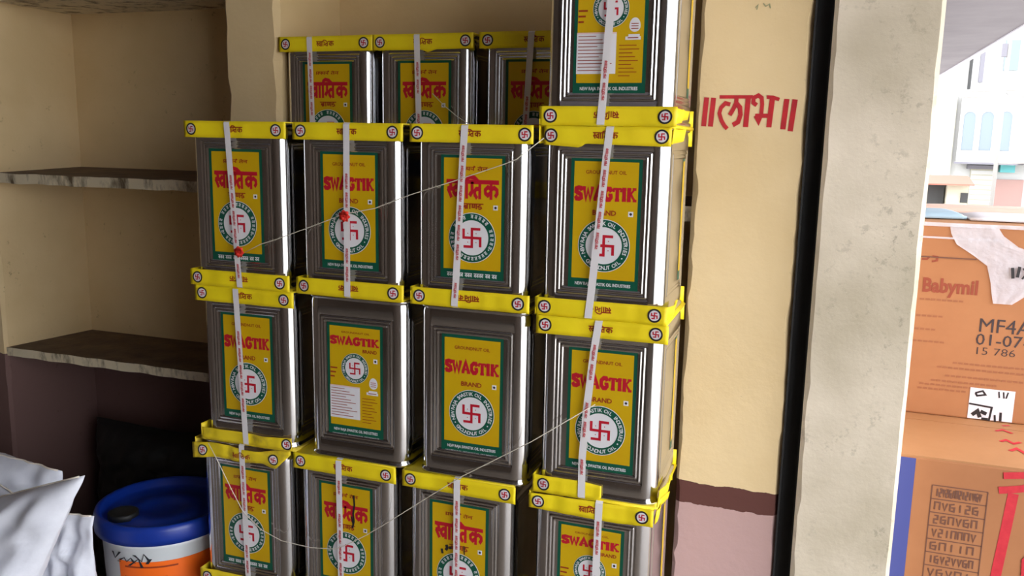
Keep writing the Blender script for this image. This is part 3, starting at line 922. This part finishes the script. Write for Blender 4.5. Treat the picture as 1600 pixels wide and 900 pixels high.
# label wrapped round the body; seen from the camera it starts left of centre
toC = math.atan2(CAMPOS[1] - PY, CAMPOS[0] - PX)
def wrapped(sh, off, mat_, name, parent):
    b = MB()
    b.flat(sh, lambda s, z: ((prad(z) + off) * math.cos(toC + s), (prad(z) + off) * math.sin(toC + s), z))
    return link(name, b.data(name, mat_, True), parent)
lo = wrapped(grid2(-.82, .06, 1.5, PZ - .088, 40, 2), .0008, 'pail_orange', 'label', pail)
lines = []
for k, (a, c) in enumerate(((-.70, .15), (-.72, -.35), (-.28, -.02), (-.7, .5), (-.7, .2), (.6, 1.2))):
    z = PZ - .103 - (0, .026, .026, .05, .062, .03)[k]
    lines.append(grid2(a, z, c, z + .004, 8, 1))
wrapped(merge(*lines), .0016, 'pail_brown_print', 'label_print', lo)
wrapped(grid2(.08, PZ - .155, .30, PZ - .138, 5, 1), .0016, 'pail_white', 'label_panel', lo)
scr = merge(stroke([(-.95, .8), (-.90, .3), (-.78, .9)], .05), stroke([(-.80, .25), (-.70, .5), (-.66, .2), (-.58, .55), (-.54, .25)], .05), stroke([(-.52, .8), (-.40, .3), (-.36, .9), (-.28, .35)], .05),
            stroke([(-.85, .1), (-.5, .15)], .05), stroke([(-.62, -.1), (-.45, .5), (-.4, -.2)], .05), stroke([(-.32, .1), (-.26, .5)], .05))
wrapped(xf(scr, 1, .03, 0, PZ - .095), .0020, 'pail_ink', 'handwriting', pail)

# ------------------------------------------------------------------ cartons outside, right of the pillar
def carton(label, x0, x1, y0, y1, z0, z1, mt='cardboard'):
    t = thing('cardboard_carton', label, 'carton', ((x0 + x1) / 2, (y0 + y1) / 2, z0))
    hx, hy, h = (x1 - x0) / 2, (y1 - y0) / 2, z1 - z0
    bm = bmesh.new(); bmesh.ops.create_cube(bm, size=1)
    for v in bm.verts: v.co = Vector((v.co.x * 2 * hx, v.co.y * 2 * hy, (v.co.z + .5) * h))
    bmesh.ops.bevel(bm, geom=bm.edges[:], offset=.004, segments=2, affect='EDGES', profile=.5)
    me = bpy.data.meshes.new('carton_body'); bm.to_mesh(me); bm.free(); me.materials.append(MATS[mt])
    link('carton_body', me, t)
    # two top flaps meeting at the middle, proud of the body
    for s in (-1, 1):
        f = MB().box(-hx + .001, hx - .001, min(s * .001, s * (hy - .001)), max(s * .001, s * (hy - .001)), h - .001, h + .0025)
        link('top_flap', f.data('top_flap', 'cardboard_skylit'), t)
    return t, hx, hy, h
# upper carton
c1, hx, hy, h = carton('upper taped cardboard carton with brand print and date stamp behind the pillar', .714, 1.14, .6, 1.05, .394, .818)
def face1(k): return lambda x, z: (x - .927, -hy - .0006 - .0004 * k, z - .394)
# crease line where the wrap-round lid ends
link('lid_edge', MB().box(-hx, -hx + .14, -hy - .002, -hy, .352, .3545).data('lid_edge', 'carton_ink'), c1)
b = MB()
b.flat(fit(text('Babymil', .035), .755, .660, .863, .702), face1(0))
link('brand_print', b.data('brand_print', 'carton_print'), c1)['label'] = 'reddish brown brand name'
b = MB()
b.flat(merge(stroke([(.748, .742), (.758, .742), (.763, .748)], .004), stroke([(.768, .738), (.778, .740), (.778, .748), (.768, .749)], .004)), face1(0))
link('small_print', b.data('small_print', 'carton_print'), c1)
b = MB()
for (x, z, L) in ((.752, .652, .09), (.748, .615, .055), (.747, .585, .050), (.745, .558, .075), (.830, .515, .20), (.80, .503, .24), (.818, .485, .20), (.79, .472, .14), (.765, .452, .10), (.768, .462, .12)):
    b.flat(merge(*[rect(x + i * .011, z, x + i * .011 + .0085, z + .004) for i in range(int(L / .011))]), face1(0))
link('carton_print', b.data('carton_print', 'carton_faint'), c1)['kind'] = 'stuff'
b = MB()
b.flat(fit(text('MF4A-', 0.), .874, .591, .985, .621), face1(0)).flat(fit(text('01-07-2', 0.), .870, .562, .990, .587), face1(0)).flat(fit(text('15 786', -.01), .874, .541, .948, .557), face1(0))
link('date_stamp', b.data('date_stamp', 'carton_stamp'), c1)['label'] = 'black dot-printed batch code and date'
# white sticker
b = MB().flat(rect(.870, .3965, .957, .466), face1(1), 0)
b.flat(xf(merge(stroke([(.858, .470), (.872, .476), (.878, .468), (.862, .464), (.858, .470)], .004), stroke([(.903, .478), (.905, .464)], .003), stroke([(.912, .478), (.914, .464)], .003), stroke([(.921, .478), (.918, .464)], .003),
            stroke([(.848, .445), (.893, .441), (.890, .410)], .004), stroke([(.856, .420), (.866, .430), (.872, .416)], .008), stroke([(.872, .430), (.884, .425)], .008), stroke([(.900, .425), (.902, .410)], .004),
            stroke([(.911, .432), (.912, .412)], .005), stroke([(.875, .414), (.888, .414)], .005)), 1, 1, .0225, -.0155), face1(2), 1)
link('sticker', b.data('sticker', ['paper_white', 'label_ink']), c1)['label'] = 'white sticker with black marks'
# crumpled clear tape over the top edge
def film(pts, name, y0, seed, mt='film'):
    """pts: left and right outlines [(xl, xr, z)] on the front plane"""
    b = MB(); n = 12
    for (xl, xr, z) in pts:
        for i in range(n + 1):
            x = xl + (xr - xl) * i / n
            b.v.append((x - .927, y0 - .003 - .004 * abs(noise.noise(Vector((x * 40, z * 40, seed)))), z - .394))
    m = n + 1
    for j in range(len(pts) - 1):
        for i in range(n): b.f.append((j * m + i, j * m + i + 1, (j + 1) * m + i + 1, (j + 1) * m + i)); b.m.append(0)
    return link(name, b.data(name, mt, True), c1)
film([(.795, .885, .822), (.80, .90, .80), (.812, .93, .778), (.845, 1.0, .757), (.875, 1.02, .735), (.885, 1.0, .70), (.89, .95, .672), (.894, .93, .655)], 'packing_tape', -hy, 3)['label'] = 'crumpled clear packing tape'
film([(.716, .90, .7925), (.716, .90, .7885)], 'tape_edge', -hy, 5)
film([(.716, 1.12, .823), (.716, 1.12, .815)], 'tape_edge', -hy, 6)
b = MB(); b.flat(merge(stroke([(.922, .735), (.925, .712)], .006), stroke([(.935, .738), (.933, .715)], .006), stroke([(.942, .735), (.95, .725), (.942, .712)], .004), stroke([(.965, .735), (.972, .728), (.966, .72), (.974, .714)], .006)), face1(20), 0)
link('tape_print', b.data('tape_print', 'label_ink'), c1)

# lower carton
c2, hx2, hy2, h2 = carton('lower cardboard carton with a blue stripe, printed table and red marks', .712, 1.12, .306, .80, -.04, .391, 'cardboard')
cx2, cy2 = .916, .553
def face2(k): return lambda x, z: (x - cx2, -hy2 - .0006 - .0004 * k, z + .04)
link('blue_stripe', MB().flat(rect(.7135, -.035, .742, .388), face2(0)).data('blue_stripe', 'carton_blue'), c2)
b = MB()
TX0, TX1, TZ1, RH = .775, .871, .339, .0275
for i in range(12): b.flat(rect(TX0, TZ1 - i * RH - .001, TX1, TZ1 - i * RH + .001), face2(0))
for x in (TX0, TX1): b.flat(rect(x - .001, TZ1 - 11 * RH, x + .001, TZ1), face2(0))
rnd = random.Random(12)
for i in range(11):
    z = TZ1 - i * RH - RH * .5
    n = (14, 6, 6, 7, 5, 8, 5, 6, 6, 7, 5)[i]
    wx = (TX1 - TX0 - .016) / n
    for k in range(n):
        x = TX0 + .008 + k * wx
        hh = RH * .28
        c = rnd.randrange(5)
        pts = {0: [(0, -1), (0, 1), (.8, 1), (.8, -1)], 1: [(.7, 1), (0, .8), (0, -.8), (.7, -1), (.75, .1), (.2, 0)], 2: [(.1, 1), (.7, 1), (.7, 0), (.1, 0), (.1, -1), (.7, -1)],
               3: [(.4, 1), (.4, -1)], 4: [(0, 1), (.4, -1), (.8, 1)]}[c]
        b.flat(stroke([(x + p * wx * .8, z + q * hh) for p, q in pts], .0028), face2(0))
link('printed_table', b.data('printed_table', 'carton_ink'), c2)['label'] = 'brown printed table of rows'
b = MB()
for k, (pts, wd) in enumerate((([(.913, .343), (.907, .26), (.900, .17), (.888, .0)], .018), ([(.888, .346), (.915, .352), (.95, .362)], .014), ([(.893, .376), (.922, .381), (.955, .386)], .013),
             ([(.99, .24), (.962, .24), (.943, .215), (.945, .18), (.97, .165)], .006), ([(.99, .225), (.968, .225), (.957, .205), (.96, .185), (.975, .178)], .004))):
    b.flat(stroke(pts, wd), face2(k))
link('red_marks', b.data('red_marks', 'carton_red'), c2)['label'] = 'red painted strokes'
b = MB()
def top2(x, y): return (x - cx2, y - cy2, .391 + .04 + .0034)
b.flat(merge(stroke([(.912, .46), (.925, .475), (.935, .455), (.95, .47)], .008), stroke([(.915, .53), (.93, .545), (.945, .525)], .007), stroke([(.935, .575), (.95, .582)], .006),
             stroke([(.92, .405), (.935, .425), (.945, .40), (.96, .415)], .009)), top2)
link('red_marks', b.data('red_marks', 'carton_red'), c2)['kind'] = 'stuff'
c3, *_ = carton('cardboard carton on the ground under the blue-striped one', .712, 1.12, .33, .82, FLOOR, -.043, 'cardboard')

# wrapped packs and flattened sheets lying on the upper carton
def pack(label, x0, x1, y0, y1, z, th, mt, seed, rz=0.):
    b = MB(); n = 10; hx_, hy_ = (x1 - x0) / 2, (y1 - y0) / 2
    tp, bt = [], []
    for j in range(n + 1):
        for i in range(n + 1):
            u, v = -1 + 2 * i / n, -1 + 2 * j / n
            k = (1 - u ** 8) * (1 - v ** 8)
            tp.append((u * hx_, v * hy_, th * (.45 + .55 * k) + .003 * noise.noise(Vector((u * 5 + seed, v * 5, 0)))))
            bt.append((u * hx_, v * hy_, 0))
    m = n + 1
    fs = [(j * m + i, j * m + i + 1, (j + 1) * m + i + 1, (j + 1) * m + i) for j in range(n) for i in range(n)]
    b.add(tp, fs); b.add(bt, [f[::-1] for f in fs]); o = len(tp)
    edge = [i for i in range(m)] + [j * m + n for j in range(1, m)] + [n * m + i for i in range(n - 1, -1, -1)] + [j * m for j in range(n - 1, 0, -1)]
    for a, c in zip(edge, edge[1:] + edge[:1]): b.f.append((a, o + a, o + c, c)); b.m.append(0)
    return tag(link('wrapped_pack', b.data('wrapped_pack', mt, True), None, ((x0 + x1) / 2, (y0 + y1) / 2, z), (0, 0, rz)), label, 'pack', 'flat packs on the carton')
pack('bluish plastic pack at the pillar end of the carton top', .735, .835, .72, .90, .8225, .014, 'paper_blue', 1, .12)
pack('white plastic-wrapped pack lying flat on the upper carton', .85, 1.13, .70, .88, .8225, .010, 'paper_white', 2)
pack('pink paper pack lying flat behind the white one on the carton', .74, 1.13, .91, 1.045, .8225, .016, 'paper_pink', 3)

# ------------------------------------------------------------------ street background
def pbox(name, m, parent, x0, x1, y0, y1, z0, z1): return link(name, MB().box(x0, x1, y0, y1, z0, z1).data(name, m), parent)

bl = thing('street_building', 'white building with a projecting window bay across the street, beyond the cartons', 'building', (4.2, 29., -1.05))
def bp(name, m, x0, x1, y0, y1, z0, z1, parent=None):
    return link(name, MB().box(x0 - 4.2, x1 - 4.2, y0 - 29, y1 - 29, z0 + 1.05, z1 + 1.05).data(name, m), parent or bl)
bp('wall', 'b_white', 4.15, 9.5, 29.2, 34, -1.05, 7)
bp('wall_pier', 'b_cream', 4.15, 4.32, 29.0, 29.25, -1.05, 7)
bay = link('window_bay', MB().box(-.80, .80, -.45, .6, 0, 1.95).data('window_bay', 'b_white'), bl, (5.32 - 4.2, 28.75 - 29, .52 + 1.05), (0, 0, math.radians(-24)))
link('bay_roof', MB().box(-.86, .86, -.52, .6, 1.95, 2.03).data('bay_roof', 'b_white'), bay)
link('bay_sill', MB().box(-.84, .84, -.50, .6, -.06, 0).data('bay_sill', 'b_grey'), bay)
for k in range(3):
    x = -.52 + .5 * k
    pts = [(-.17, 0), (.17, 0)] + [(.17 * math.cos(t), 1.0 + .16 * math.sin(t)) for t in [math.pi * i / 8 for i in range(9)]]
    n = len(pts)
    b = MB().add([(x + p, -.452, .36 + q) for p, q in pts] + [(x + p, -.40, .36 + q) for p, q in pts], [tuple(range(n))] + [(i, (i + 1) % n, n + (i + 1) % n, n + i) for i in range(n)])
    wdw = link('window_pane', b.data('window_pane', 'b_glass'), bay)
    fr = MB()
    for i in range(n):
        (xa, za), (xb, zb) = pts[i], pts[(i + 1) % n]
        fr.add([(x + xa, -.47, .36 + za), (x + xb, -.47, .36 + zb), (x + xb * 1.16, -.47, .36 + zb * 1.02), (x + xa * 1.16, -.47, .36 + za * 1.02),
                (x + xa, -.445, .36 + za), (x + xb, -.445, .36 + zb), (x + xb * 1.16, -.445, .36 + zb * 1.02), (x + xa * 1.16, -.445, .36 + za * 1.02)],
               [(0, 1, 2, 3), (0, 4, 5, 1), (2, 6, 7, 3)])
    link('window_frame', fr.data('window_frame', 'b_white'), bay)
for (x0, x1, z0, z1, m) in ((4.58, 4.66, 2.75, 3.75, 'b_dark'), (4.86, 4.98, 2.95, 3.9, 'b_grey'), (6.0, 6.5, 1.0, 2.0, 'b_glass'), (5.5, 5.9, 3.3, 4.2, 'b_glass')):
    bp('window', m, x0, x1, 29.12, 29.24, z0, z1)
bp('shutter_header', 'b_grey', 4.80, 5.62, 28.95, 29.24, .30, .42)
sh = bp('roller_shutter', 'b_cream', 4.92, 5.55, 29.1, 29.24, -1.05, .30)
for k in range(8): bp('shutter_slat', 'b_white', 4.93, 5.54, 29.08, 29.10, -.95 + k * .155, -.95 + k * .155 + .12, sh)
bp('shop_sign', 'b_teal', 5.70, 6.10, 28.9, 29.2, .22, .46)
bp('shop_wall', 'b_pinkwall', 5.62, 6.4, 29.05, 29.22, -1.05, .0)
bp('balcony_slab', 'b_white', 5.75, 7.5, 28.3, 29.2, .52, .62)
bp('balcony_wall', 'b_white', 5.75, 7.5, 28.3, 28.4, .62, 1.0)
nb = thing('street_building', 'cream building with a small window next to the pillar edge, beyond the cartons', 'building', (3.0, 34.4, -1.05))
def np_(name, m, x0, x1, y0, y1, z0, z1): return link(name, MB().box(x0 - 3, x1 - 3, y0 - 34.4, y1 - 34.4, z0 + 1.05, z1 + 1.05).data(name, m), nb)
np_('wall', 'b_cream', 1.5, 5.6, 34.4, 38, -1.05, 7)
np_('window', 'b_grey', 4.46, 4.68, 34.3, 34.42, .5, 1.2)
np_('window_hood', 'b_dark', 4.38, 4.76, 34.1, 34.42, 1.2, 1.3)
np_('wall_unit', 'b_grey', 4.38, 4.62, 34.1, 34.42, 2.3, 2.65)
stl = thing('street_stall', 'low stall with a reddish sheet roof at the foot of the buildings', 'stall', (4.2, 26.5, -1.05))
def sp(name, m, x0, x1, y0, y1, z0, z1): return link(name, MB().box(x0 - 4.2, x1 - 4.2, y0 - 26.5, y1 - 26.5, z0 + 1.05, z1 + 1.05).data(name, m), stl)
sp('stall_wall', 'b_cream', 4.0, 4.55, 26.6, 27.4, -1.05, -.05)
sp('stall_opening', 'b_dark', 3.45, 3.95, 26.9, 27.4, -1.05, -.05)
sp('stall_window', 'b_dark', 4.36, 4.55, 26.56, 26.6, -.62, -.34)
link('sheet_roof', MB().add([(-1.0, -.4, .98), (.42, -.4, .98), (.42, .9, 1.18), (-1.0, .9, 1.18), (-1.0, -.4, .94), (.42, -.4, .94), (.42, .9, 1.14), (-1.0, .9, 1.14)],
     [(0, 1, 2, 3), (7, 6, 5, 4), (0, 4, 5, 1), (1, 5, 6, 2), (2, 6, 7, 3), (3, 7, 4, 0)]).data('sheet_roof', 'b_red'), stl)
pl = thing('street_pole', 'pale utility pole with cross arms in front of the window bay', 'pole', (4.75, 24.0, -1.05))
link('pole_shaft', tube([(0, 0, 0), (0, 0, 4.0), (0, 0, 8)], .05, 10).data('pole_shaft', 'b_pole', True), pl)
link('cross_arm', tube([(-.9, 0, 3.45), (1.2, 0, 3.5)], .025, 8).data('cross_arm', 'b_pole', True), pl)
link('cross_arm', tube([(-.05, 0, 1.62), (1.2, 0, 1.68)], .025, 8).data('cross_arm', 'b_pole', True), pl)
link('stay', tube([(0, 0, 3.45), (.9, 0, 2.7)], .018, 8).data('stay', 'b_pole', True), pl)
link('pole_lamp', MB().box(-.16, -.04, -.06, .06, 4.3, 4.62).data('pole_lamp', 'b_grey'), pl)
